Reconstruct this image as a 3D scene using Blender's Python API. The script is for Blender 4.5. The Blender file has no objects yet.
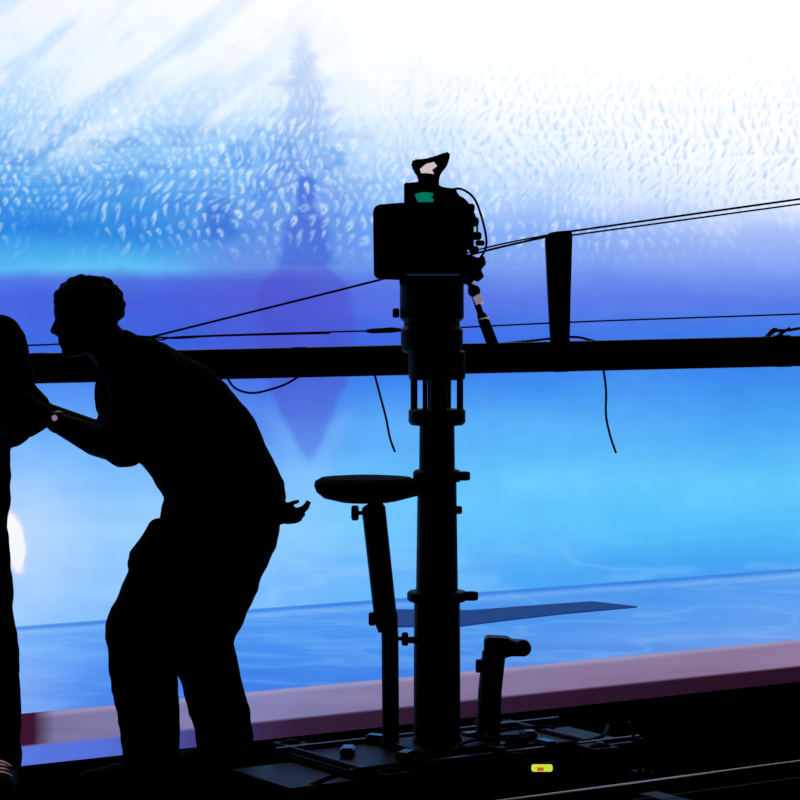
import bpy, bmesh, math, random
import numpy as np
from mathutils import Vector, Matrix, noise

random.seed(4); rng = np.random.default_rng(7)
scene = bpy.context.scene
scene.view_settings.view_transform = 'Standard'
scene.view_settings.look = 'None'

# ------------------------------------------------------------------ layout
EYE = 1.35; F = 2400.0; HZ = 325.0
def P(h, v, d=7.0):
    """image pixel column (h), row (v) and distance d -> metres"""
    return Vector(((h-400)*d/F, d, EYE-(v-HZ)*d/F))
YAW = math.radians(33.0)
U = Vector((math.cos(YAW), math.sin(YAW), 0)); N = Vector((math.sin(YAW), -math.cos(YAW), 0))
STAGE_Z = 0.16
WALL0 = Vector((0, 10.46, 0)); FRONT0 = Vector((0, 8.10, 0))

# ------------------------------------------------------------------ materials
def mat(name, col, rough=0.6, metal=0.0, spec=0.3, emit=None, es=1.0, bump=0.0, bscale=60):
    m = bpy.data.materials.new(name); m.use_nodes = True
    nt = m.node_tree; b = nt.nodes['Principled BSDF']
    n = nt.nodes.new('ShaderNodeTexNoise'); n.inputs['Scale'].default_value = bscale
    r = nt.nodes.new('ShaderNodeMix'); r.data_type = 'RGBA'
    r.inputs['A'].default_value = (*[c*0.75 for c in col], 1); r.inputs['B'].default_value = (*[min(1, c*1.2) for c in col], 1)
    nt.links.new(n.outputs['Fac'], r.inputs['Factor']); nt.links.new(r.outputs['Result'], b.inputs['Base Color'])
    b.inputs['Roughness'].default_value = rough; b.inputs['Metallic'].default_value = metal
    b.inputs['Specular IOR Level'].default_value = spec
    if emit:
        b.inputs['Emission Color'].default_value = (*emit, 1); b.inputs['Emission Strength'].default_value = es
    if bump:
        bn = nt.nodes.new('ShaderNodeBump'); bn.inputs['Strength'].default_value = bump
        nt.links.new(n.outputs['Fac'], bn.inputs['Height']); nt.links.new(bn.outputs['Normal'], b.inputs['Normal'])
    return m
M_black = mat('black_paint', (0.002, 0.002, 0.0025), 0.5, 0, 0.07)
M_rubber = mat('rubber', (0.002, 0.002, 0.002), 0.8, 0, 0.04)
M_metal = mat('dark_metal', (0.012, 0.014, 0.03), 0.35, 0.8, 0.3)
M_steel = mat('steel', (0.12, 0.12, 0.14), 0.35, 1.0)
M_chrome = mat('worn_rail_steel', (0.22, 0.2, 0.24), 0.3, 1.0)
M_cable = mat('cable', (0.003, 0.003, 0.004), 0.7, 0, 0.05)
M_floor = mat('studio_floor', (0.0012, 0.001, 0.0015), 0.9, 0, 0.0, bscale=8)
M_stageblk = mat('stage_black', (0.003, 0.003, 0.004), 0.9, 0, 0.0)
M_skin = mat('skin', (0.010, 0.006, 0.005), 0.7, 0, 0.05)
M_shirt = mat('black_shirt', (0.0025, 0.0025, 0.003), 0.95, 0, 0.015, bump=0.2, bscale=300)
M_pants = mat('black_trousers', (0.0025, 0.0025, 0.0025), 0.95, 0, 0.015, bump=0.2, bscale=300)
M_hair = mat('hair', (0.003, 0.002, 0.002), 0.8, 0, 0.04, bump=0.5, bscale=200)
M_boot = mat('boot', (0.003, 0.003, 0.003), 0.8, 0, 0.05)
M_white = mat('white_stripe', (0.7, 0.6, 0.62), 0.6, 0, 0.2, emit=(0.8, 0.5, 0.55), es=0.2)  # weak emission stands in for light on the white stripes
M_teal = mat('teal_indicator', (0, 0.06, 0.05), 0.5, emit=(0.0, 0.24, 0.16), es=0.7)
M_pinkw = mat('eyecup_glint', (0.3, 0.25, 0.25), 0.5, emit=(0.78, 0.66, 0.70), es=0.8)  # painted highlight on the eyecup, made to glow
M_yel = mat('yellow_label', (0.3, 0.3, 0), 0.5, emit=(0.65, 0.8, 0.05), es=0.9)  # label colour, its brightness put in as emission
M_red = mat('red_label', (0.3, 0.05, 0), 0.5, emit=(0.7, 0.12, 0.05), es=0.8)

def picture_mat(name):
    m = bpy.data.materials.new(name); m.use_nodes = True
    nt = m.node_tree; nt.nodes.clear()
    o = nt.nodes.new('ShaderNodeOutputMaterial'); e = nt.nodes.new('ShaderNodeEmission')
    a = nt.nodes.new('ShaderNodeAttribute'); a.attribute_name = 'picture'
    n = nt.nodes.new('ShaderNodeTexNoise'); n.inputs['Scale'].default_value = 9; n.inputs['Detail'].default_value = 6
    tc = nt.nodes.new('ShaderNodeTexCoord'); nt.links.new(tc.outputs['Object'], n.inputs['Vector'])
    mr = nt.nodes.new('ShaderNodeMapRange'); mr.inputs['To Min'].default_value = 0.95; mr.inputs['To Max'].default_value = 1.09
    mu = nt.nodes.new('ShaderNodeVectorMath'); mu.operation = 'SCALE'
    nt.links.new(n.outputs['Fac'], mr.inputs['Value']); nt.links.new(mr.outputs['Result'], mu.inputs['Scale'])
    nt.links.new(a.outputs['Color'], mu.inputs[0]); nt.links.new(mu.outputs[0], e.inputs['Color'])
    nt.links.new(e.outputs[0], o.inputs['Surface'])
    return m
M_pic = picture_mat('picture_and_glow')  # screen picture; on stage top and riser the glow is painted light

# ------------------------------------------------------------------ helpers
def empty(name, loc):
    e = bpy.data.objects.new(name, None); e.location = loc; e.empty_display_size = 0.1
    scene.collection.objects.link(e); return e
def link(ob, parent=None):
    scene.collection.objects.link(ob)
    if parent:
        ob.parent = parent; ob.matrix_parent_inverse = Matrix.Translation(-parent.location)
    return ob
def mesh_ob(name, verts, faces, m, parent=None, smooth=False, bevel=0):
    me = bpy.data.meshes.new(name); me.from_pydata([tuple(v) for v in verts], [], faces); me.materials.append(m)
    bm = bmesh.new(); bm.from_mesh(me); bmesh.ops.recalc_face_normals(bm, faces=bm.faces)
    if bevel: bmesh.ops.bevel(bm, geom=bm.edges[:], offset=bevel, segments=2, affect='EDGES', clamp_overlap=True)
    bm.to_mesh(me); bm.free()
    if smooth:
        for p in me.polygons: p.use_smooth = True
    return link(bpy.data.objects.new(name, me), parent)
def box(name, c, size, m, parent=None, yaw=0, bevel=0.004, rot=None):
    R = rot or Matrix.Rotation(yaw, 3, 'Z'); v = []
    for i in (-1, 1):
        for j in (-1, 1):
            for k in (-1, 1):
                v.append(Vector(c)+R@Vector((i*size[0]/2, j*size[1]/2, k*size[2]/2)))
    f = [(0,1,3,2),(4,6,7,5),(0,4,5,1),(2,3,7,6),(0,2,6,4),(1,5,7,3)]
    return mesh_ob(name, v, f, m, parent, bevel=bevel)
def sweep(pts, radii, seg=12, ratio=1.0, wide=None):
    pts = [Vector(p) for p in pts]; V = []; Fc = []
    n = len(pts); prev = None
    for i, p in enumerate(pts):
        t = (pts[min(i+1, n-1)]-pts[max(i-1, 0)])
        t = t.normalized() if t.length > 1e-9 else Vector((0,0,1))
        if wide is not None: e = Vector(wide)
        elif prev is not None: e = prev
        else: e = Vector((0,0,1)) if abs(t.z) < .9 else Vector((1,0,0))
        e = (e-t*e.dot(t)).normalized(); prev = e; g = t.cross(e)
        r = radii[i]
        for k in range(seg):
            a = 2*math.pi*k/seg
            V.append(p+e*(math.cos(a)*r*ratio)+g*(math.sin(a)*r))
    for i in range(n-1):
        for k in range(seg):
            k2 = (k+1) % seg
            Fc.append((i*seg+k, i*seg+k2, (i+1)*seg+k2, (i+1)*seg+k))
    Fc.append(tuple(range(seg))[::-1]); Fc.append(tuple(range((n-1)*seg, n*seg)))
    return V, Fc
def tube(name, pts, r, m, parent=None, seg=10):
    rr = r if isinstance(r, (list, tuple)) else [r]*len(pts)
    V, Fc = sweep(pts, rr, seg); return mesh_ob(name, V, Fc, m, parent, smooth=len(pts) > 3)
def spline(pts, n=10):
    pts = [Vector(p) for p in pts]; out = []
    for i in range(len(pts)-1):
        p0 = pts[max(i-1,0)]; p1 = pts[i]; p2 = pts[i+1]; p3 = pts[min(i+2, len(pts)-1)]
        for k in range(n):
            t = k/n
            out.append(0.5*((2*p1)+(p2-p0)*t+(2*p0-5*p1+4*p2-p3)*t*t+(3*p1-p0-3*p2+p3)*t**3))
    out.append(pts[-1]); return out
def cable(name, pts, r, parent, m=None): return tube(name, spline(pts), r, m or M_cable, parent, 8)
def lathe(name, cx, cy, prof, m, parent=None, seg=40):
    V = []; Fc = []; n = len(prof)
    for r, z in prof:
        for k in range(seg):
            a = 2*math.pi*k/seg; V.append((cx+r*math.cos(a), cy+r*math.sin(a), z))
    for i in range(n-1):
        for k in range(seg):
            k2 = (k+1) % seg; Fc.append((i*seg+k, i*seg+k2, (i+1)*seg+k2, (i+1)*seg+k))
    Fc.append(tuple(range(seg))); Fc.append(tuple(range((n-1)*seg, n*seg)))
    ob = mesh_ob(name, V, Fc, m, parent)
    return ob
def prism(name, pts, d0, d1, m, parent=None, bevel=0.003):
    dm = (d0+d1)/2
    base = [P(h, v, dm) for h, v in pts]; n = len(base)
    V = [Vector((p.x, d0, p.z)) for p in base]+[Vector((p.x, d1, p.z)) for p in base]
    Fc = [tuple(range(n)), tuple(range(n, 2*n))]+[(i, (i+1) % n, n+(i+1) % n, n+i) for i in range(n)]
    return mesh_ob(name, V, Fc, m, parent, bevel=bevel)
def knob(name, p, r, parent, axis=(1,0,0), ln=0.03):
    a = Vector(axis).normalized(); p = Vector(p)
    return tube(name, [p-a*ln/2, p-a*ln*.35, p, p+a*ln*.35, p+a*ln/2], [r*.7, r, r, r, r*.7], M_black, parent, 14)

# ------------------------------------------------------------------ artwork on screen, light painted on stage floor + riser
def vnoise(x, y, seed):
    r = np.random.default_rng(seed).random((256, 256))
    xi = np.floor(x).astype(int); yi = np.floor(y).astype(int); fx = x-xi; fy = y-yi
    fx = fx*fx*(3-2*fx); fy = fy*fy*(3-2*fy)
    g = lambda a, b: r[a % 256, b % 256]
    return (g(xi, yi)*(1-fx)+g(xi+1, yi)*fx)*(1-fy)+(g(xi, yi+1)*(1-fx)+g(xi+1, yi+1)*fx)*fy
def fbm(x, y, seed, o=4):
    s = 0; a = 1; t = 0
    for i in range(o):
        s = s+a*vnoise(x*2**i, y*2**i, seed+i); t += a; a *= .5
    return s/t
CX = np.array([0,130,260,400,530,660,800.])
ROWS = [
(0,  [(244,247,255),(242,248,255),(252,253,255),(255,255,255),(255,255,255),(255,255,255),(255,255,255)]),
(60, [(224,239,254),(236,246,255),(242,248,255),(252,253,255),(255,255,255),(255,255,255),(255,255,255)]),
(110,[(178,216,250),(198,226,252),(210,232,253),(238,246,255),(252,253,255),(255,255,255),(255,255,255)]),
(160,[(114,178,241),(128,188,245),(130,188,246),(192,220,253),(226,239,255),(244,248,255),(250,251,255)]),
(200,[(62,148,231),(76,156,233),(102,162,237),(144,188,247),(184,212,251),(216,228,254),(230,238,255)]),
(230,[(40,132,225),(46,136,225),(92,142,228),(112,162,241),(138,176,245),(160,186,247),(166,190,248)]),
(266,[(88,186,242),(92,190,243),(98,138,228),(106,150,238),(124,160,241),(126,158,240),(132,164,243)]),
(280,[(78,118,227),(78,112,223),(82,102,218),(94,126,229),(106,140,235),(110,140,236),(114,144,236)]),
(300,[(70,100,222),(70,92,218),(78,92,214),(84,110,226),(90,120,229),(90,122,231),(92,126,232)]),
(345,[(60,106,228),(56,102,224),(68,92,216),(62,106,230),(58,112,231),(58,120,233),(56,124,233)]),
(390,[(86,152,244),(84,142,239),(76,120,233),(70,142,239),(66,147,241),(66,149,241),(62,145,237)]),
(430,[(104,170,248),(106,172,248),(90,144,239),(90,172,247),(92,180,249),(86,174,246),(70,164,242)]),
(480,[(150,198,252),(130,190,252),(120,188,252),(102,190,249),(104,198,251),(104,202,251),(100,198,250)]),
(530,[(170,207,253),(152,205,253),(140,202,253),(112,196,252),(94,192,251),(86,190,249),(78,182,247)]),
(575,[(160,202,252),(140,194,252),(130,192,252),(102,180,248),(82,170,245),(72,162,242),(68,154,238)]),
(640,[(150,198,252),(120,184,250),(110,180,250),(90,168,245),(80,162,243),(72,156,240),(68,150,236)])]
FROWS = [
(560,[(120,180,250),(110,175,248),(100,170,246),(86,160,242),(80,152,238),(80,152,238),(84,156,238)]),
(610,[(124,180,250),(98,166,246),(88,158,243),(76,150,239),(76,148,236),(84,154,237),(92,158,238)]),
(650,[(120,174,248),(82,152,240),(72,144,238),(70,142,236),(84,148,234),(98,152,234),(108,154,234)]),
(720,[(120,160,240),(62,120,230),(56,112,224),(60,118,226),(70,124,226),(80,130,226),(90,136,226)])]
def table(x, y, rows):
    ys = np.array([r[0] for r in rows], float); T = np.array([r[1] for r in rows], float)
    x = np.clip(x, 0, 799.9); y = np.clip(y, ys[0], ys[-1]-.01)
    ix = np.clip(np.searchsorted(CX, x, 'right')-1, 0, len(CX)-2); iy = np.clip(np.searchsorted(ys, y, 'right')-1, 0, len(ys)-2)
    fx = ((x-CX[ix])/(CX[ix+1]-CX[ix])); fx = (fx*fx*(3-2*fx))[..., None]; fy = ((y-ys[iy])/(ys[iy+1]-ys[iy]))[..., None]
    return (T[iy, ix]*(1-fx)+T[iy, ix+1]*fx)*(1-fy)+(T[iy+1, ix]*(1-fx)+T[iy+1, ix+1]*fx)*fy
def sm(a, b, x):
    t = np.clip((x-a)/(b-a), 0, 1); return t*t*(3-2*t)
def mixc(c, col, a): return c*(1-a[..., None])+np.array(col, float)*a[..., None]
def art(x, y):
    wob = (fbm(x/60, y/30, 3)-.5)*26*sm(60, 200, y)*(1-sm(215, 300, y)*.8)
    c = table(x, y+wob, ROWS)
    n = fbm(x/90, y/28, 11)-.5; c = c+(n*18*sm(230, 300, y))[..., None]*np.array([1, .8, .25])
    # soft streaks sweeping in from top left
    st = fbm((x*0.75+y)/26., (x-y*.75)/100., 21); m = sm(.42, .75, st)*(1-sm(120, 380, x))*(1-sm(60, 180, y))
    c = mixc(c, (150, 198, 250), m*.42)
    st2 = fbm((x*0.9+y)/24., (x-y)/110., 31); m = sm(.45, .75, st2)*(1-sm(180, 440, x))*sm(30, 80, y)*(1-sm(120, 190, y))
    c = mixc(c, (250, 252, 255), m*.6)
    # tiered spire of the projected drawing, feathery edges
    dx = np.abs(x-303)
    tier = 1+.38*np.abs(((y/27.) % 1)-.5)*2
    w = np.interp(y, [15, 45, 60, 95, 130, 175, 200, 230, 262], [2, 5, 12, 22, 32, 42, 52, 66, 92])*tier*.8
    w = w*(1+.9*(fbm(x/11, y/7, 41)-.5)*2)
    m = (1-sm(w*.3, w*1.25+8, dx))*sm(15, 60, y)*(1-sm(262, 274, y))
    c = mixc(c, (108, 152, 232), m*np.interp(y, [0, 100, 180, 260], [.22, .38, .55, .75]))
    w2 = np.interp(y, [172, 182, 196, 208, 222, 240, 262], [2, 7, 8, 6, 20, 26, 30])*(1+.5*(fbm(x/8, y/8, 43)-.5))
    m = (1-sm(w2*.6, w2+5, np.abs(x-306)))*sm(172, 180, y)*(1-sm(262, 268, y)); c = mixc(c, (62, 98, 212), m*.65)
    w3 = np.interp(y, [120, 150, 215, 240], [2, 7, 14, 20]); m = (1-sm(w3*.3, w3+8, np.abs(x-212-(y-150)*.1)))*sm(185, 210, y)*(1-sm(228, 250, y))
    c = mixc(c, (40, 96, 205), m*.5)
    s3 = fbm(x/26, y/13, 45); m = sm(.5, .7, s3)*sm(110, 150, y)*(1-sm(235, 262, y))*(1-sm(330, 420, x)); c = mixc(c, (60, 128, 226), m*.32)
    # scale-like glints, staggered rows, bent into waves
    xx = x+30*(fbm(x/110, y/70, 51)-.5)*2; yy = y+.16*x*np.exp(-x/700)+28*(fbm(x/100, y/90, 61)-.5)*2
    for (px_, py_, amp, sd, y0, y1, rr) in ((13., 13., .80, 5, 60, 272, .25), (9.5, 8.5, .62, 6, 10, 235, .22)):
        row = np.floor(yy/py_); fb = yy/py_-row-.5
        qa = xx/px_+.5*(row % 2)+.18*row; col = np.floor(qa); fa = qa-col-.5
        rn = np.random.default_rng(sd).random((512, 512)); rv = rn[(row.astype(int)) % 512, (col.astype(int)) % 512]
        rv2 = rn[(row.astype(int)+77) % 512, (col.astype(int)+31) % 512]
        fa = fa+(rv2-.5)*.25; fb = fb+(rv-.5)*.25
        d = np.sqrt((fa+.3*fb)**2*2.2+fb**2)
        ring = np.exp(-((d-rr)/.16)**2)*sm(-.35+.3*rv, -.1+.3*rv, fa-fb*.3)
        dens = sm(y0, y0+50, y)*(1-sm(y1-50, y1, y))*(.4+.6*rv2)
        dens = dens*(1-.55*sm(560, 760, x))
        dens = dens*sm(.22, .5, fbm(x/45, y/30, 71+sd))
        c = mixc(c, (238, 248, 255), np.clip(ring*dens*amp, 0, 1))
        dk = np.exp(-((d-rr)/.18)**2)*(1-sm(-.12, .06, fa)); right = sm(280, 480, x)*(1-sm(190, 240, y))*sm(10+40*rv, 150, y)
        c = mixc(c, (145, 192, 251), np.clip(dk*right*.42*(.3+rv), 0, 1))
    # mirrored diamond figure
    w = np.interp(y, [256, 285, 330, 380, 425, 464], [14, 44, 50, 40, 20, 0]); cx = np.interp(y, [258, 330, 462], [303, 306, 309])
    w = w+3*(fbm(x/20, y/20, 47)-.5)*2
    m = (1-sm(w-5, w+5, np.abs(x-cx)))*sm(256, 270, y)*(1-sm(452, 464, y)); c = mixc(c, (76, 76, 198), m*np.interp(y, [260, 400, 460], [.40, .42, .25]))
    w = np.interp(y, [385, 425, 470], [50, 20, 0])
    m = np.exp(-((np.abs(x-309)-(w+10))/11)**2)*sm(395, 430, y)*(1-sm(455, 500, y)); c = mixc(c, (150, 195, 255), m*.22)
    m = np.exp(-((x-309)/22.)**2)*sm(455, 475, y)*(1-sm(490, 540, y)); c = mixc(c, (160, 205, 255), m*.25)
    # soft ripples in painted water
    r1 = fbm(x/100+.9*fbm(x/70, y/40, 81, 2), y/22, 183, 3); m = np.exp(-((r1-.5)/.06)**2)*sm(510, 575, y)
    c = mixc(c, (165, 212, 255), m*.24)
    # flare of light low on the left
    d = np.sqrt(((x-(15+.10*(y-540)))/10.)**2+((y-543)/29.)**2); d = d+.4*(fbm(x/9, y/11, 91)-.5)
    c = mixc(c, (235, 205, 240), 1-sm(.95, 1.2, d)); c = mixc(c, (255, 255, 255), 1-sm(.85, 1.05, d))
    d = np.sqrt(((x-30)/60.)**2+((y-545)/70.)**2); c = mixc(c, (205, 226, 255), (1-sm(.2, 1.2, d))*.3)
    return c
def floor_glow(x, y):  # projected blue light on the floor, painted into emissive colours
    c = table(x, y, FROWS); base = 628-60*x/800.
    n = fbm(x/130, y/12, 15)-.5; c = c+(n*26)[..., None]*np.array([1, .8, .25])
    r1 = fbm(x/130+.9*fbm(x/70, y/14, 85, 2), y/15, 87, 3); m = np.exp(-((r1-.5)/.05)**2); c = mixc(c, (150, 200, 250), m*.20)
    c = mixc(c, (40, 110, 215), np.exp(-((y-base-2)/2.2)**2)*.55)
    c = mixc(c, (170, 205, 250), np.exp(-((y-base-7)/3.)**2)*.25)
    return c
def riser_glow(x, y):  # light on the riser face, painted into emissive colours
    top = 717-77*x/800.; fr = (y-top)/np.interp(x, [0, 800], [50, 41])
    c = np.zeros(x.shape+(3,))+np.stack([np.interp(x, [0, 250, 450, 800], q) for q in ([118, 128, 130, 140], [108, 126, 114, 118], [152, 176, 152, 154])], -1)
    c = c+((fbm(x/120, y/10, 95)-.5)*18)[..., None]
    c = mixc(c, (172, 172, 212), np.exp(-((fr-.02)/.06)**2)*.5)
    low = np.stack([np.interp(x, [0, 110, 230, 300, 800], q) for q in ([90, 84, 62, 50, 38], [120, 110, 50, 28, 16], [225, 215, 100, 54, 35])], -1)  # blue at left is painted light, plum is the strip's own tone
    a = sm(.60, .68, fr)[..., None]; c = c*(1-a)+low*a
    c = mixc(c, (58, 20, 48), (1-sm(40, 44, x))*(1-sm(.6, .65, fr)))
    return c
def lin(c):
    c = np.clip(c, 0, 255)/255.; return np.where(c <= .04045, c/12.92, ((c+.055)/1.055)**2.4)
def grid_ob(name, O, A, B, sa, sb, fn, m, parent=None):
    ga, gb = np.meshgrid(sa, sb, indexing='ij'); O = np.array(O); A = np.array(A); B = np.array(B)
    co = O+ga[..., None]*A+gb[..., None]*B
    # vertices projected through the camera to image pixel coordinates, where fn picks the colour
    ax = 400+F*co[..., 0]/co[..., 1]; ay = HZ+F*(EYE-co[..., 2])/co[..., 1]
    col = lin(fn(ax, ay)); na, nb = ga.shape
    idx = np.arange(na*nb).reshape(na, nb)
    q = np.stack([idx[:-1, :-1], idx[1:, :-1], idx[1:, 1:], idx[:-1, 1:]], -1).reshape(-1, 4)
    me = bpy.data.meshes.new(name); me.vertices.add(na*nb); me.vertices.foreach_set('co', co.reshape(-1).astype('f'))
    me.loops.add(q.size); me.loops.foreach_set('vertex_index', q.reshape(-1).astype('i'))
    me.polygons.add(len(q)); me.polygons.foreach_set('loop_start', (np.arange(len(q))*4).astype('i'))
    me.update(calc_edges=True)
    at = me.attributes.new('picture', 'FLOAT_COLOR', 'POINT')
    at.data.foreach_set('color', np.concatenate([col, np.ones((na, nb, 1))], -1).reshape(-1).astype('f'))
    me.materials.append(m); return link(bpy.data.objects.new(name, me), parent)

sa = np.concatenate([np.linspace(-3.6, -2.12, 30)[:-1], np.linspace(-2.12, 2.62, 640), np.linspace(2.62, 5.2, 40)[1:]])
sb = np.concatenate([np.linspace(STAGE_Z, 3.15, 380), np.linspace(3.15, 4.2, 20)[1:]])
scr = empty('projection_screen', WALL0+Vector((0, 0, STAGE_Z)))
grid_ob('screen_surface', WALL0, U, (0, 0, 1), sa, sb, art, M_pic, scr)
mid = WALL0+U*.8-N*.06
box('screen_frame', (mid.x, mid.y, (STAGE_Z+4.24)/2), (8.9, .1, 4.24-STAGE_Z), M_stageblk, scr, YAW, .01)

st = empty('stage_platform', FRONT0)
dep = (WALL0-FRONT0).dot(-N)
ta = np.linspace(0, dep-.001, 200)
sa2 = np.concatenate([np.linspace(-3.6, -1.9, 25)[:-1], np.linspace(-1.9, 2.7, 460), np.linspace(2.7, 5.2, 30)[1:]])
W0 = WALL0-FRONT0
base_s = W0.dot(U)
grid_ob('stage_top', FRONT0+Vector((0, 0, STAGE_Z)), U, -N, sa2+base_s, ta, floor_glow, M_pic, st)
grid_ob('stage_riser', FRONT0, U, (0, 0, 1), sa2+base_s*0.6, np.linspace(0.0, STAGE_Z, 60), riser_glow, M_pic, st)
c = FRONT0+U*(.8+base_s)-N*(dep/2+.03)
box('stage_deck', (c.x, c.y, STAGE_Z/2-.003), (8.8, dep-.08, STAGE_Z-.008), M_stageblk, st, YAW, 0)

# dark mat lying on the stage
def onstage(h, v, z=STAGE_Z):
    d = F*(EYE-z)/(v-HZ); return P(h, v, d)
mt = [onstage(*q) for q in ((392, 611), (470, 612), (520, 608), (592, 603), (637, 608), (560, 615), (500, 622), (462, 627), (392, 628))]
n = len(mt); V = [Vector((p.x, p.y, STAGE_Z+.001)) for p in mt]+[Vector((p.x, p.y, STAGE_Z+.008)) for p in mt]
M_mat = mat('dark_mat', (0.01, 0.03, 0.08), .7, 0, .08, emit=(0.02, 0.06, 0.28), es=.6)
mesh_ob('floor_mat', V, [tuple(range(n)), tuple(range(n, 2*n))]+[(i, (i+1) % n, n+(i+1) % n, n+i) for i in range(n)], M_mat)

# ------------------------------------------------------------------ floor, dark rear wall of the studio
mesh_ob('floor', [(-12, -3, 0), (14, -3, 0), (14, 20, 0), (-12, 20, 0)], [(0, 1, 2, 3)], M_floor)
box('wall_back', (1, 19.9, 3), (26, .2, 6), M_stageblk, None, 0, 0)
box('wall_left', (-11.9, 8.5, 3), (.2, 23, 6), M_stageblk, None, 0, 0)
box('wall_right', (13.9, 8.5, 3), (.2, 23, 6), M_stageblk, None, 0, 0)

# ------------------------------------------------------------------ dolly track
tk = empty('dolly_track', (0.9, 6.6, 0))
r0 = P(800, 766, 6.98); r0.z = .075
for i, off in enumerate((0, .6)):
    o = r0+N*off
    tube('rail_%d' % i, [o-U*3.2, o+U*2.2], .010, M_chrome if i == 0 else M_steel, tk, 16)
    tube('rail_foot_%d' % i, [o-U*3.2-Vector((0,0,.045)), o+U*2.2-Vector((0,0,.045))], .006, M_black, tk, 12)
for k in range(9):
    o = r0+U*(-3.0+k*.62)
    a = o-Vector((0, 0, .055)); b = a+N*.6; cc = (a+b)/2
    box('sleeper_%d' % k, (cc.x, cc.y, .022), (.07, .72, .03), M_black, tk, YAW, .004)

# ------------------------------------------------------------------ camera dolly
D = empty('camera_dolly', (.108, 7.0, 0))
px = 7.0/F; colx = (437-400)*px; zz = lambda v: EYE-(v-HZ)*px
rr = lambda w: w*px/2
lathe('pedestal_column', colx, 7, [(rr(70), .13), (rr(70), zz(745)), (rr(52), zz(742)), (rr(47), zz(735)), (rr(46), zz(602)), (rr(46), zz(601.5)), (rr(56), zz(601)), (rr(60), zz(599)), (rr(60), zz(593)), (rr(56), zz(591)),
      (rr(42), zz(590)), (rr(39), zz(482)), (rr(46), zz(481.5)), (rr(48), zz(479)), (rr(48), zz(472)), (rr(44), zz(470)), (rr(36), zz(469)), (rr(35), zz(426)), (rr(52), zz(425)), (rr(57), zz(422)), (rr(57), zz(411)), (rr(54), zz(409))], M_black, D)
for nm, v, h in (('clamp_lug_low', 596, 468), ('clamp_lug_high', 476, 460)):
    box(nm, P(h, v, 6.98), (.05, .03, .026), M_black, D, 0, .005)
    knob(nm+'_screw', P(h+5, v, 6.96), .013, D)
knob('clamp_screw', P(457, 510, 6.99), .012, D)
knob('clamp_screw_low', P(413, 640, 6.99), .010, D, ln=.03)
for k in range(8):
    a = 2*math.pi*(k+.35)/8; R_ = rr(50)
    x, y = colx+R_*math.cos(a), 7+R_*math.sin(a)
    tube('cage_rod_%d' % k, [(x, y, zz(412)), (x, y, zz(372))], .007, M_black, D, 10)
lathe('cage_ring', colx, 7, [(rr(50), zz(380)), (rr(56), zz(379)), (rr(57), zz(374)), (rr(57), zz(352)), (rr(50), zz(350))], M_black, D)
lathe('cage_spindle', colx, 7, [(rr(16), zz(412)), (rr(14), zz(400)), (rr(14), zz(380))], M_black, D, 20)
sx = P(366, 487)
lathe('seat_pad', sx.x, 7.0, [(.02, zz(503)), (rr(50), zz(502)), (rr(84), zz(498)), (rr(99), zz(492)), (rr(104), zz(486)), (rr(102), zz(481)), (rr(90), zz(477.5)), (rr(50), zz(476)), (.01, zz(475.6))], M_rubber, D, 48)
tube('seat_post_upper', [P(371, 503), P(373.5, 508), P(386, 622), P(388, 630)], [rr(18), rr(24), rr(23), rr(20)], M_black, D, 20)
tube('seat_post_lower', [P(389, 612), P(390, 640), P(391, 768)], [rr(17), rr(17), rr(17)], M_black, D, 18)
tube('seat_bracket', [P(391, 496), P(415, 490), P(432, 482)], rr(13), M_black, D, 12)
knob('seat_knob', P(355, 513, 6.98), .022, D, ln=.022); tube('seat_knob_stem', [P(355, 513, 6.98), P(372, 513, 6.99)], .006, M_black, D)
knob('post_knob_a', P(372, 619, 6.98), .020, D, ln=.02); tube('post_knob_a_stem', [P(372, 619, 6.98), P(386, 618, 6.99)], .006, M_black, D)
knob('post_knob_b', P(405, 639, 6.98), .020, D, ln=.02); tube('post_knob_b_stem', [P(405, 639, 6.98), P(392, 638, 6.99)], .006, M_black, D)
# short push post on the right
tube('push_post', [P(494, 652, 7.08), P(490, 690, 7.08), P(487, 755, 7.08)], [rr(24), rr(24), rr(26)], M_black, D, 18)
prism('push_post_head', [(484, 640), (487, 636), (508, 637), (512, 640), (527, 641), (531, 645), (530, 651), (525, 655), (510, 655), (505, 657), (484, 656)], 7.05, 7.12, M_black, D)
knob('push_post_knob', P(479, 666, 7.06), .020, D, ln=.02); tube('push_post_knob_stem', [P(479, 666, 7.06), P(492, 666, 7.07)], .006, M_black, D)
knob('push_head_knob', P(523, 648, 7.03), .024, D, axis=(0, 1, 0), ln=.03)
# chassis
dc = Vector((.13, 6.98, 0))
def DL(u, w, z): return dc+U*u+N*w+Vector((0, 0, z))
M_deck = mat('dolly_deck', (0.0015, 0.0015, 0.003), .45, 0, .07, bump=.35, bscale=22)
box('deck', DL(0, 0, .105), (.86, .44, .03), M_deck, D, YAW, .008)
box('deck_step_left', DL(-.52, .03, .09), (.24, .34, .022), M_deck, D, YAW, .006)
box('deck_step_right', DL(.50, -.03, .09), (.20, .34, .022), M_deck, D, YAW, .006)
for i, (u, w) in enumerate(((-.36, .27), (.36, .27), (-.36, -.27), (.36, -.27))):
    cpt = DL(u, w, .07)
    tube('wheel_%d' % i, [cpt-N*.03, cpt-N*.025, cpt-N*.01, cpt+N*.01, cpt+N*.025, cpt+N*.03], [.045, .063, .07, .07, .063, .045], M_rubber, D, 28)
    tube('wheel_hub_%d' % i, [cpt-N*.036, cpt+N*.036], .025, M_metal, D, 16)
    box('wheel_fork_%d' % i, DL(u, w*.93, .115), (.09, .12, .03), M_black, D, YAW, .005)
M_edge = mat('blue_glint_metal', (0.03, 0.07, 0.2), .3, .9, .4)  # blue reflections of the screen put into the base colour
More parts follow.
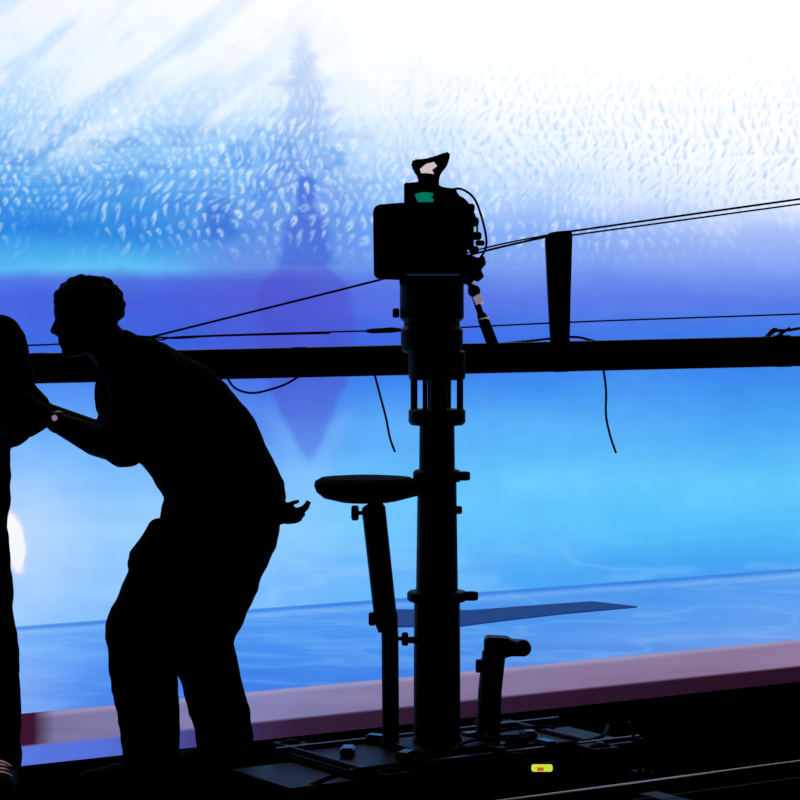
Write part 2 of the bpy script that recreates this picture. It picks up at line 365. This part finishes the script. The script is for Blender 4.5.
for i, w in enumerate((-.2, .2)):
    tube('chassis_tube_%d' % i, [DL(-.45, w, .127), DL(.56, w, .127)], .008, M_edge, D, 12)
tube('cross_tube_a', [DL(.40, -.24, .127), DL(.40, .24, .127)], .007, M_metal, D, 12)
tube('cross_tube_b', [DL(-.40, -.24, .127), DL(-.40, .24, .127)], .007, M_metal, D, 12)
box('column_foot', DL(-.02, -.01, .128), (.26, .24, .02), M_black, D, YAW, .006)
for i, (u, w) in enumerate(((.14, -.06), (.2, .08), (-.2, .1), (-.3, -.05), (.3, 0), (.24, .17), (.05, .18), (-.12, -.17))):
    box('deck_fitting_%d' % i, DL(u, w, .132), (.07, .04, .028), M_edge if i % 2 else M_metal, D, YAW+.3*i, .005)
lb = P(542, 768, 6.85)
box('dolly_label', lb, (.06, .012, .02), M_yel, D, 0, .003)  # label made to glow, not a lit display
box('dolly_label_mark', lb+Vector((-.005, -.008, -.002)), (.018, .004, .010), M_red, D, 0, 0)
box('dolly_label_backing', lb+Vector((0, .022, -.003)), (.075, .03, .034), M_black, D, 0, .004)
tube('brake_lever', [P(640, 772, 7.0), P(638, 750, 7.0), P(629, 722, 7.0)], [.009, .006, .003], M_metal, D, 10)
tube('brake_lever_b', [P(648, 770, 7.02), P(645, 752, 7.02), P(641, 738, 7.02)], [.012, .008, .005], M_black, D, 10)
box('brake_block', P(641, 779, 7.0), (.06, .05, .05), M_black, D, YAW, .006)
cable('dolly_cable', [DL(.1, .1, .13), DL(.25, .2, .135), DL(.45, .15, .13), DL(.6, .0, .13)], .006, D)
cable('dolly_cable_left', [DL(-.1, .12, .13), DL(-.3, .24, .14), DL(-.5, .2, .12), DL(-.7, .1, .02)], .007, D)
cable('dolly_cable_coil', [DL(.02+.09*math.cos(t*.7)+.01*t, .12+.05*math.sin(t*.7), .135+.002*t) for t in range(20)], .005, D)

# ------------------------------------------------------------------ broadcast camera
C = empty('studio_camera', (.108, 7.0, 1.28))
lathe('pan_head', colx-.015, 7, [(rr(54), zz(353)), (rr(60), zz(350)), (rr(62), zz(343)), (rr(62), zz(330)), (rr(56), zz(326)), (rr(56), zz(322)), (rr(64), zz(318)), (rr(64), zz(300)), (rr(64), zz(282)), (rr(60), zz(276))], M_black, C)
box('tilt_plate', P(432, 281), (.19, .2, .03), M_black, C, 0, .005)
knob('tilt_knob', P(396, 313, 6.98), .014, C, ln=.02)
box('camera_body', P(430, 240, 7.03), (.21, .36, .2), M_black, C, 0, .012)
prism('side_monitor', [(373, 212), (375, 207), (379, 205), (404, 203), (407, 206), (407, 279), (402, 280), (378, 279), (374, 276)], 6.86, 6.93, M_black, C, .003)
prism('top_handle_block', [(404, 206), (404, 184), (412, 184), (416, 183), (436, 184), (441, 188), (455, 190), (458, 196), (470, 206), (470, 212)], 6.92, 7.06, M_black, C, .003)
prism('eyecup', [(411, 163), (414, 160), (424, 159.5), (434, 157), (445, 153), (449.5, 152.5), (450, 157), (447, 166), (441, 173), (439, 179), (439, 188), (418, 188), (418, 177), (413, 170)], 6.90, 6.96, M_rubber, C, .004)
prism('eyecup_highlight', [(420, 169), (426, 164), (434, 162), (437, 166), (432, 170), (434, 174), (427, 173), (421, 173)], 6.892, 6.901, M_pinkw, C, 0)
prism('tally_light', [(415, 194), (424, 192), (433, 193), (433, 196), (430, 197), (434, 199), (433, 202), (418, 202), (416, 198)], 6.912, 6.921, M_teal, C, 0)
tube('lens_barrel', [Vector((colx, 7.2, zz(245))), Vector((colx, 7.42, zz(245)))], [.055, .05], M_black, C, 28)
box('matte_box', Vector((colx, 7.43, zz(245))), (.15, .05, .12), M_black, C, 0, .006)
box('connector_panel', P(468, 229, 7.0), (.03, .16, .12), M_black, C, 0, .004)
for i, (h, v, r) in enumerate(((474, 222, .014), (477, 236, .012), (474, 250, .012), (470, 208, .013), (480, 243, .008))):
    knob('connector_%d' % i, P(h, v, 6.96), r, C, axis=(1, .2, 0), ln=.025)
prism('handle_bracket', [(458, 258), (470, 255), (478, 258), (484, 256), (486, 264), (481, 270), (484, 277), (478, 282), (474, 280), (470, 286), (460, 282)], 6.95, 7.0, M_black, C, .002)
cable('video_cable', [P(450, 190, 6.97), P(461, 189, 6.95), P(473, 197, 6.94), P(480, 212, 6.94), P(486, 236, 6.94), P(485, 250, 6.95), P(477, 262, 6.97)], .0035, C)
cable('video_cable_b', [P(448, 196, 6.96), P(462, 198, 6.95), P(472, 210, 6.95), P(477, 226, 6.96), P(476, 240, 6.97)], .003, C)
tube('pan_handle', [P(466, 272, 6.93), P(476, 300, 6.90), P(482, 318, 6.88)], [.009, .0095, .0095], M_metal, C, 14)
tube('pan_handle_grip', [P(481, 314, 6.885), P(483, 319, 6.88), P(493, 345, 6.86), P(494, 348, 6.86)], [.012, .016, .017, .012], M_rubber, C, 16)
M_hl = mat('painted_glint', (.5, .45, .5), .3, 1.0, emit=(.55, .45, .6), es=.4)  # bright highlights painted as a glowing colour
tube('handle_glint_a', [P(476, 294, 6.9), P(480, 304, 6.89)], .0125, M_hl, C, 16)  # band of painted highlight on the handle
tube('handle_glint_b', [P(483, 318, 6.88), P(484, 321, 6.88)], .0165, M_hl, C, 16)
tube('handle_glint_c', [P(471, 283, 6.92), P(472, 286, 6.92)], .011, M_hl, C, 16)
knob('handle_clutch', P(474, 291, 6.9), .018, C, axis=(0, 1, 0), ln=.03)

# ------------------------------------------------------------------ crane arm with mast and stays
K = empty('camera_crane', P(1180, 1000, 7.6)*1.0); K.location.z = 0
Y2 = 7.6
a = P(-250, 374.5, Y2); b = P(1350, 338, Y2); d = (b-a).normalized()
ang = math.atan2(d.z, d.x); R = Matrix.Rotation(-ang, 3, 'Y'); mid = (a+b)/2; L = (b-a).length
box('arm_beam', mid, (L, .075, .080), M_black, K, rot=R, bevel=.008)
tube('arm_top_tube', [a+Vector((0, -.03, .040)), b+Vector((0, -.03, .040))], .007, M_metal, K, 10)
tube('arm_bottom_tube', [a+Vector((0, -.03, -.042)), b+Vector((0, -.03, -.042))], .007, M_black, K, 10)
for i, h in enumerate((40, 300, 560, 782)):
    q = a+(b-a)*((h+250)/1600)
    box('arm_joint_%d' % i, q, (.05, .095, .100 if i > 1 else .095), M_black, K, rot=R, bevel=.004)
prism('stay_mast', [(545, 238), (547, 234), (553, 232), (570, 230.5), (572, 233), (570, 300), (569, 352), (551, 353), (548, 300)], Y2-.03, Y2+.03, M_black, K, .004)
prism('mast_foot', [(540, 352), (545, 347), (575, 346), (580, 351), (580, 356), (540, 357)], Y2-.05, Y2+.05, M_black, K, .003)
S = lambda *q: [P(h, v, Y2) for h, v in q]
cable('stay_cable_left', S((-120, 405), (155, 336), (375, 281), (485, 251), (550, 236)), .0036, K)
cable('stay_cable_left_b', S((400, 273), (485, 248), (550, 234.5)), .0026, K)
cable('stay_cable_right', S((566, 232), (800, 199), (1150, 150)), .0034, K)
cable('stay_cable_right_b', S((566, 236), (800, 204), (1150, 156)), .0028, K)
cable('control_cable', S((-100, 350), (0, 346), (60, 344), (135, 337), (160, 340), (178, 337), (260, 334), (330, 332), (368, 331), (402, 331), (440, 329), (470, 327), (600, 321), (800, 314), (1000, 306)), .0026, K)
cable('control_cable_b', S((135, 336), (175, 338), (210, 336), (260, 334.5), (330, 333)), .0034, K)
tube('cable_connector', S((366, 331), (372, 331), (392, 330), (402, 330)), [.005, .008, .009, .005], M_black, K)
cable('arm_cable', S((455, 350), (480, 346), (520, 342), (570, 337), (590, 340), (610, 345), (640, 346)), .0038, K)
cable('arm_cable_end', S((745, 345), (768, 336), (776, 331), (790, 330), (812, 326)), .0045, K)
cable('tie_knot', S((766, 337), (774, 329), (782, 334), (776, 337), (790, 328)), .004, K)
Y3 = Y2-.05
cable('hanging_cable', [P(h, v, Y3) for h, v in ((374, 372), (380, 395), (386, 418), (390, 438), (395, 452))], .0036, K)
cable('hanging_cable_b', [P(h, v, Y3) for h, v in ((603, 366), (606, 390), (606, 415), (610, 435), (616, 453))], .0036, K)
cable('hanging_cable_c', [P(h, v, Y3) for h, v in ((225, 374), (235, 388), (252, 393), (272, 389), (288, 383), (302, 374))], .0036, K)
cp = a+(b-a)*((1180+250)/1600)
lathe('crane_post', cp.x, Y2, [(.07, .12), (.07, .4), (.055, .42), (.055, cp.z-.06), (.09, cp.z-.05), (.09, cp.z-.035)], M_black, K)
for k in range(3):
    an = 2*math.pi*k/3-.5; e = Vector((cp.x+.45*math.cos(an), Y2+.45*math.sin(an), .04))
    tube('crane_leg_%d' % k, [Vector((cp.x, Y2, .5)), e], .025, M_black, K, 12)
    lathe('crane_foot_%d' % k, e.x, e.y, [(.05, 0), (.05, .03), (.03, .05)], M_rubber, K, 20)
lathe('crane_hub', cp.x, Y2, [(.09, .10), (.1, .14), (.09, .2)], M_black, K)
box('counterweight', b+Vector((-.05, 0, -.12)), (.22, .22, .26), M_metal, K, 0, .01)
box('remote_head_mount', a+Vector((.08, 0, -.09)), (.12, .1, .14), M_black, K, 0, .01)

# ------------------------------------------------------------------ people
class Body:
    def __init__(s): s.parts = []
    def cap(s, p0, r0, p1, r1, m, ratio=1.0, wide=None):
        p0 = Vector(p0); p1 = Vector(p1)
        if (p1-p0).length < 1e-4: p1 = p0+Vector((0, 0, 1e-3))
        s.parts.append((p0, r0, p1, r1, m, ratio, Vector(wide) if wide is not None else None))
    def chain(s, pts, m, **k):
        for (a, ra), (b, rb) in zip(pts[:-1], pts[1:]): s.cap(a, ra, b, rb, m, **k)
    def ball(s, p, r, m, ratio=1.0, wide=None, ax=None, ln=0.0):
        ax = Vector(ax) if ax is not None else Vector((0, 0, 1)); p = Vector(p)
        s.cap(p-ax*ln, r, p+ax*max(ln, .0005), r, m, ratio, wide)
    def build(s, name, mats, voxel, parent, smooth=4, crease=.006, cloth=()):
        V = []; Fc = []
        for p0, r0, p1, r1, m, ratio, wide in s.parts:
            ax = (p1-p0).normalized(); pts = []; rs = []
            for k in range(7):
                t = math.pi/2*k/6; pts.append(p0-ax*r0*math.cos(t)); rs.append(max(r0*math.sin(t), 1e-4))
            for k in range(1, 7):
                t = math.pi/2*k/6; pts.append(p1+ax*r1*math.sin(t)); rs.append(max(r1*math.cos(t), 1e-4))
            pts.insert(7, p1); rs.insert(7, r1)
            e = wide
            if e is None: e = Vector((0, 1, 0)) if abs(ax.y) < .9 else Vector((1, 0, 0))
            v, f = sweep(pts, rs, 20, ratio, e)
            o = len(V); V += v; Fc += [tuple(i+o for i in q) for q in f]
        me = bpy.data.meshes.new(name); me.from_pydata([tuple(v) for v in V], [], Fc)
        bm = bmesh.new(); bm.from_mesh(me); bmesh.ops.recalc_face_normals(bm, faces=bm.faces); bm.to_mesh(me); bm.free()
        ob = bpy.data.objects.new(name+'_tmp', me); scene.collection.objects.link(ob)
        r = ob.modifiers.new('r', 'REMESH'); r.mode = 'VOXEL'; r.voxel_size = voxel
        sm_ = ob.modifiers.new('s', 'SMOOTH'); sm_.factor = .5; sm_.iterations = smooth
        dg = bpy.context.evaluated_depsgraph_get(); me2 = bpy.data.meshes.new_from_object(ob.evaluated_get(dg))
        bpy.data.objects.remove(ob)
        nv = len(me2.vertices); co = np.zeros(nv*3, 'f'); me2.vertices.foreach_get('co', co); co = co.reshape(-1, 3).astype(float)
        best = np.full(nv, 1e9); mi = np.zeros(nv, int)
        for p0, r0, p1, r1, m, ratio, wide in s.parts:
            A = np.array(p0); Bv = np.array(p1)-A; L2 = Bv@Bv; t = np.clip(((co-A)@Bv)/L2, 0, 1)
            off = co-(A+t[:, None]*Bv)
            if ratio != 1.0 and wide is not None:
                w = np.array(wide.normalized()); k = off@w; off = off-w*(k*(1-1/ratio))[:, None]
            dd = np.linalg.norm(off, axis=1)-(r0+(r1-r0)*t); u = dd < best; best[u] = dd[u]; mi[u] = m
        no = np.zeros(nv*3, 'f'); me2.vertices.foreach_get('normal', no); no = no.reshape(-1, 3)
        for i in range(nv):
            if mi[i] in cloth:
                p = Vector(co[i]); k = noise.noise(Vector((p.x*9, p.y*9, p.z*14)))+.6*noise.noise(p*26)
                k2 = 1-abs(noise.noise(Vector((p.x*7+p.z*5, p.y*7, p.z*13-p.x*6))))*2.2
                co[i] += no[i]*crease*(k*.8+max(k2, 0)*.7)
        me2.vertices.foreach_set('co', co.reshape(-1).astype('f'))
        me2.materials.clear()
        for m in mats: me2.materials.append(m)
        for p in me2.polygons: p.material_index = int(mi[p.vertices[0]]); p.use_smooth = True
        me2.update(); me2.name = name
        return link(bpy.data.objects.new(name, me2), parent)
SH, PA, SK, HA, BO = 0, 1, 2, 3, 4
MATS = [M_shirt, M_pants, M_skin, M_hair, M_boot]

def hand(B, wrist, d, nrm, thumb_side, curl, spread=.12, m=SK, scale=1.0, start=.0):
    d = Vector(d).normalized(); nrm = Vector(nrm); nrm = (nrm-d*nrm.dot(d)).normalized()
    s = d.cross(nrm).normalized()*thumb_side; w = Vector(wrist); k = scale
    B.cap(w, .024*k, w+d*.03*k, .026*k, m, 1.0, s)
    for j in (-.028, -.010, .009, .027): B.cap(w+d*.02*k+s*j*.6*k, .014*k, w+d*.088*k+s*j*k, .0125*k, m)
    for j, ln, sp in ((.030, .072, .9), (.010, .080, .3), (-.011, .074, -.35), (-.031, .058, -1.0)):
        p = w+d*.088*k+s*j*k; dirn = (d+s*sp*spread).normalized(); c = curl
        ax = nrm
        ang = 0
        for q, fr, ra, rb in ((0, .45, .0105, .0095), (1, .32, .0095, .0088), (2, .23, .0088, .0075)):
            ang += c*(1.0 if q else .6)
            dd = (dirn*math.cos(ang)+ax*math.sin(ang)).normalized(); p2 = p+dd*ln*fr*k
            B.cap(p, ra*k, p2, rb*k, m); p = p2
    p = w+d*.022*k+s*.026*k
    p2 = p+(d*.6+s*.8+nrm*.25).normalized()*.042*k; p3 = p2+(d*.9+s*.35+nrm*.35).normalized()*.032*k; p4 = p3+(d+nrm*.4).normalized()*.024*k
    B.cap(p, .015*k, p2, .0125*k, m); B.cap(p2, .0125*k, p3, .011*k, m); B.cap(p3, .011*k, p4, .009*k, m)

def head(B, c, fwd, up, hair_len=.014, curls=170, seed=1, k=1.0):
    Fv = Vector(fwd).normalized(); Uv = Vector(up); Uv = (Uv-Fv*Uv.dot(Fv)).normalized(); S_ = Fv.cross(Uv)
    Q = lambda f, u, s=0: Vector(c)+(Fv*f+Uv*u+S_*s)*k
    B.cap(Q(-.022, .028), .084*k, Q(.012, .03), .080*k, SK, .90, S_)
    B.cap(Q(.02, .0), .072*k, Q(.03, -.055), .052*k, SK, .92, S_)
    B.cap(Q(.045, -.075, -.012), .030*k, Q(.052, -.078, .012), .030*k, SK)
    B.cap(Q(.066, -.088, -.006), .019*k, Q(.066, -.088, .006), .019*k, SK)
    for sd in (-1, 1):
        B.cap(Q(-.0, -.04, sd*.052), .02*k, Q(.05, -.083, sd*.02), .018*k, SK)
        B.cap(Q(.076, .022, sd*.012), .014*k, Q(.066, .022, sd*.042), .012*k, SK)
        B.cap(Q(.062, -.018, sd*.036), .018*k, Q(.055, -.03, sd*.04), .016*k, SK)
        B.cap(Q(-.012, .012, sd*.074), .010*k, Q(-.006, -.026, sd*.07), .008*k, SK, 1.0)
        B.cap(Q(-.02, .004, sd*.080), .007*k, Q(-.014, .02, sd*.079), .007*k, SK)
        B.cap(Q(.091, -.03, sd*.009), .008*k, Q(.086, -.03, sd*.012), .008*k, SK)
    B.cap(Q(.080, .012), .010*k, Q(.099, -.022), .0115*k, SK)
    B.cap(Q(.081, -.052, -.014), .0095*k, Q(.081, -.052, .014), .0095*k, SK)
    B.cap(Q(.080, -.064, -.012), .0095*k, Q(.080, -.064, .012), .0095*k, SK)
    rg = random.Random(seed)
    B.cap(Q(-.030, .036), .086*k, Q(.0, .042), .084*k, HA, .92, S_)
    cnt = 0
    while cnt < curls:
        v = Vector((rg.gauss(0, 1), rg.gauss(0, 1), rg.gauss(0, 1))).normalized()
        f, s, u = v
        if f > .45 and u < .32: continue
        if u < -.45 or (f > -.1 and u < -.0): continue
        cc = Q(-.012+f*.095, .034+u*.084, s*.078); rdd = rg.uniform(.008, .008+hair_len*.6)
        B.ball(cc, rdd*k, HA); cnt += 1
    return Q

# ---- bending stagehand
B = Body(); lat = (0, 1, 0)
def J(h, v, dy=0): return P(h, v, 7.0+dy)
B.cap(J(146, 392), .150, J(172, 412), .168, SH, 1.08, lat)
B.cap(J(172, 412), .168, J(203, 446), .166, SH, 1.05, lat)
B.cap(J(203, 446), .166, J(225, 486), .158, SH, 1.05, lat)
B.cap(J(225, 486), .158, J(229, 499), .165, SH, 1.06, lat)
B.cap(J(180, 440), .13, J(208, 480), .13, SH, 1.1, lat)
for s_ in (-1, 1):
    B.cap(J(142, 378, s_*.10), .115, J(138, 385, s_*.17), .088, SH)
B.cap(J(224, 508), .158, J(227, 526), .155, PA, 1.08, lat)
B.cap(J(205, 520), .13, J(205, 545), .13, PA, 1.1, lat)
B.chain([(J(208, 540, -.09), .140), (J(172, 585, -.11), .130), (J(145, 628, -.13), .110)], PA)
B.chain([(J(145, 628, -.13), .110), (J(143, 668, -.13), .096), (J(149, 715, -.12), .086), (J(152, 768, -.12), .080)], PA)
B.cap(J(152, 553, -.17), .046, J(142, 564, -.10), .040, PA, 1.0)
B.cap(J(158, 530, -.12), .030, J(138, 556, -.12), .022, PA)
B.cap(J(138, 556, -.12), .022, J(136, 566, -.10), .020, PA)
B.chain([(J(229, 536, .09), .140), (J(219, 580, .10), .116), (J(202, 640, .12), .092)], PA)
B.chain([(J(202, 640, .12), .092), (J(212, 684, .12), .086), (J(222, 720, .12), .084), (J(229, 768, .12), .078)], PA)
B.cap(J(228, 585, .20), .045, J(226, 618, .20), .040, PA)
B.cap(J(228, 596, .0), .035, J(222, 624, .02), .034, PA)
for (h, dy) in ((154, -.12), (229, .12)):
    B.cap(J(h, 768, dy), .058, J(h+4, 774, dy), .050, BO)
    z0 = J(h+8, 775, dy); B.cap(Vector((z0.x, z0.y, .048)), .046, Vector((z0.x-.13, z0.y, .048)), .046, BO, .95, lat)
    B.cap(Vector((z0.x-.13, z0.y, .046)), .045, Vector((z0.x-.21, z0.y, .038)), .036, BO, 1.15, lat)
B.cap(J(142, 372), .095, J(118, 354), .070, SH)
B.cap(J(118, 356), .066, J(98, 334), .060, SK)
Q = head(B, J(86, 319), (-1, -.05, -.14), (-.14, 0, 1), hair_len=.020, curls=200, seed=3, k=.98)
# arms
B.cap(J(142, 388, -.18), .082, J(131, 430, -.26), .075, SH); B.cap(J(131, 430, -.26), .072, J(124, 442, -.27), .070, SH)
B.cap(J(130, 432, -.26), .056, J(121, 446, -.275), .050, SK)
B.cap(J(121, 446, -.275), .050, J(96, 440, -.22), .046, SK); B.cap(J(96, 440, -.22), .046, J(54, 421, -.15), .028, SK)
B.cap(J(135, 390, .18), .082, J(118, 430, .24), .07, SH)
B.cap(J(118, 430, .24), .05, J(110, 440, .24), .046, SK); B.cap(J(110, 440, .24), .045, J(48, 412, .10), .027, SK)
hand(B, J(52, 420, -.145), (-1, .28, .42), (0, 1, -.1), 1, .38)
hand(B, J(46, 410, .095), (-.8, -.30, .7), (-.2, -1, 0), -1, .40)
man = empty('stagehand', (-.6, 7.0, 0))
B.build('body', MATS, .0052, man, smooth=3, crease=.0055, cloth=(SH, PA))
M_eye = mat('eye', (.1, .1, .1), .2)
for sd in (-1, 1):
    e = Q(.068, .004, sd*.030)
    V, Fc = sweep([e-Vector((0,0,.010))+Vector((0,0,.020))*t/6 for t in range(7)], [max(.0002, math.sqrt(max(0, .010**2-(.010*(t/3-1))**2))) for t in range(7)], 12)
    mesh_ob('eye_%s' % ('l' if sd < 0 else 'r'), V, Fc, M_eye, man, True)
w0 = J(57, 422, -.155); wd = (J(96, 440, -.22)-J(54, 421, -.15)).normalized()
tube('wristwatch', [w0-wd*.011, w0-wd*.008, w0+wd*.008, w0+wd*.011], [.028, .032, .032, .028], M_metal, man, 24)
tube('wristwatch_dial', [w0+Vector((-.002, -.030, .012)), w0+Vector((-.002, -.037, .014))], .008, M_hl, man, 20)
G = Body()
G.cap(J(274, 508, -.07), .032, J(288, 514, -.07), .030, BO)
hand(G, J(277, 511, -.07), (1, 0, -.05), (0, .4, 1), 1, .45, spread=.35, m=BO, scale=.62)
hand(G, J(274, 520, -.05), (1, 0, .05), (0, .6, 1), 1, .35, spread=.3, m=BO, scale=.58)
G.build('belt_gloves', MATS, .003, man, smooth=2, cloth=())
bp = []
for k in range(33):
    a_ = 2*math.pi*k/32; bp.append(J(226, 503)+Vector((math.cos(a_)*.158, math.sin(a_)*.168, -.012*math.cos(a_))))
tube('belt', bp, .012, M_boot, man, 8)

# ---- colleague at the left edge
B = Body(); Yc = 7.0; X0 = -46
def J2(h, v, dy=0): return P(h, v, Yc+dy)
lx = (1, 0, 0)
B.cap(J2(X0, 372), .115, J2(X0, 430), .112, SH, 1.45, lx)
B.cap(J2(X0, 430), .112, J2(X0, 500), .110, SH, 1.48, lx)
B.cap(J2(X0, 510), .110, J2(X0, 535), .106, PA, 1.42, lx)
for s_ in (-1, 1):
    B.cap(J2(X0+s_*18, 332), .07, J2(X0+s_*42, 341), .078, SH)
    B.chain([(J2(X0+s_*22, 540), .094), (J2(X0+s_*29, 600), .086), (J2(X0+s_*39, 655), .074)], PA)
    B.chain([(J2(X0+s_*39, 655), .074), (J2(X0+s_*43, 700), .068), (J2(X0+s_*45, 768), .062)], PA)
    q = J2(X0+s_*46, 780); B.cap(Vector((q.x, q.y+.03, .045)), .044, Vector((q.x+s_*.02, q.y-.10, .043)), .042, BO)
    B.cap(Vector((q.x+s_*.02, q.y-.10, .042)), .041, Vector((q.x+s_*.035, q.y-.19, .036)), .034, BO, 1.2, lx)
    B.chain([(J2(X0+s_*46, 348), .078), (J2(X0+s_*54, 385), .077), (J2(X0+s_*56, 424), .066)], SH)
    B.cap(J2(X0+s_*55, 427), .058, J2(X0+s_*46, 428, -.06), .052, SH)
    B.cap(J2(X0+s_*52, 426, -.04), .045, J2(X0+s_*22, 420, -.22), .028, SK)
    hand(B, J2(X0+s_*20, 419, -.225), (-s_, -.25, .1), (0, 1, 0), -s_, .35)
B.cap(J2(X0, 335), .066, J2(X0, 292, -.01), .056, SK)
Q2 = head(B, J2(X0, 250, -.01), (-.2, -1, -.05), (0, 0, 1), curls=120, seed=9)
man2 = empty('stagehand.001', P(X0, 788, Yc)*1.0); man2.location.z = 0
B.build('body', MATS, .0055, man2, smooth=4, crease=.005, cloth=(SH, PA))
for i in range(4):
    q = J2(X0+46, 780); yy_ = q.y-.06-.03*i; xx_ = q.x+.012+.006*i
    tube('shoe_lace_%d' % i, spline([(xx_-.03, yy_, .074-.004*i), (xx_, yy_-.004, .090-.005*i), (xx_+.03, yy_-.004, .074-.004*i)], 5), .0035, M_white, man2, 6)

# ------------------------------------------------------------------ light: faint added rim light
def area(name, loc, target, energy, size, col):
    l = bpy.data.lights.new(name, 'AREA'); l.energy = energy; l.size = size; l.color = col
    o = bpy.data.objects.new(name, l); o.location = loc
    o.rotation_euler = (Vector(target)-Vector(loc)).to_track_quat('-Z', 'Y').to_euler(); scene.collection.objects.link(o)
area('added_rim_light', (3.2, 9.5, 4.5), (0, 7, 0.5), 5, .5, (.75, .8, 1))  # added lamp for thin glints along the edges
w = bpy.data.worlds.new('studio_dark'); scene.world = w; w.use_nodes = True
w.node_tree.nodes['Background'].inputs[0].default_value = (0, 0, 0.001, 1); w.node_tree.nodes['Background'].inputs[1].default_value = .2

cam = bpy.data.cameras.new('photo_camera'); co_ = bpy.data.objects.new('photo_camera', cam); scene.collection.objects.link(co_)
co_.location = (0, 0, EYE); co_.rotation_euler = (math.pi/2, 0, 0); cam.lens = 108; cam.sensor_width = 36; cam.shift_y = -75/800
cam.clip_end = 100; scene.camera = co_
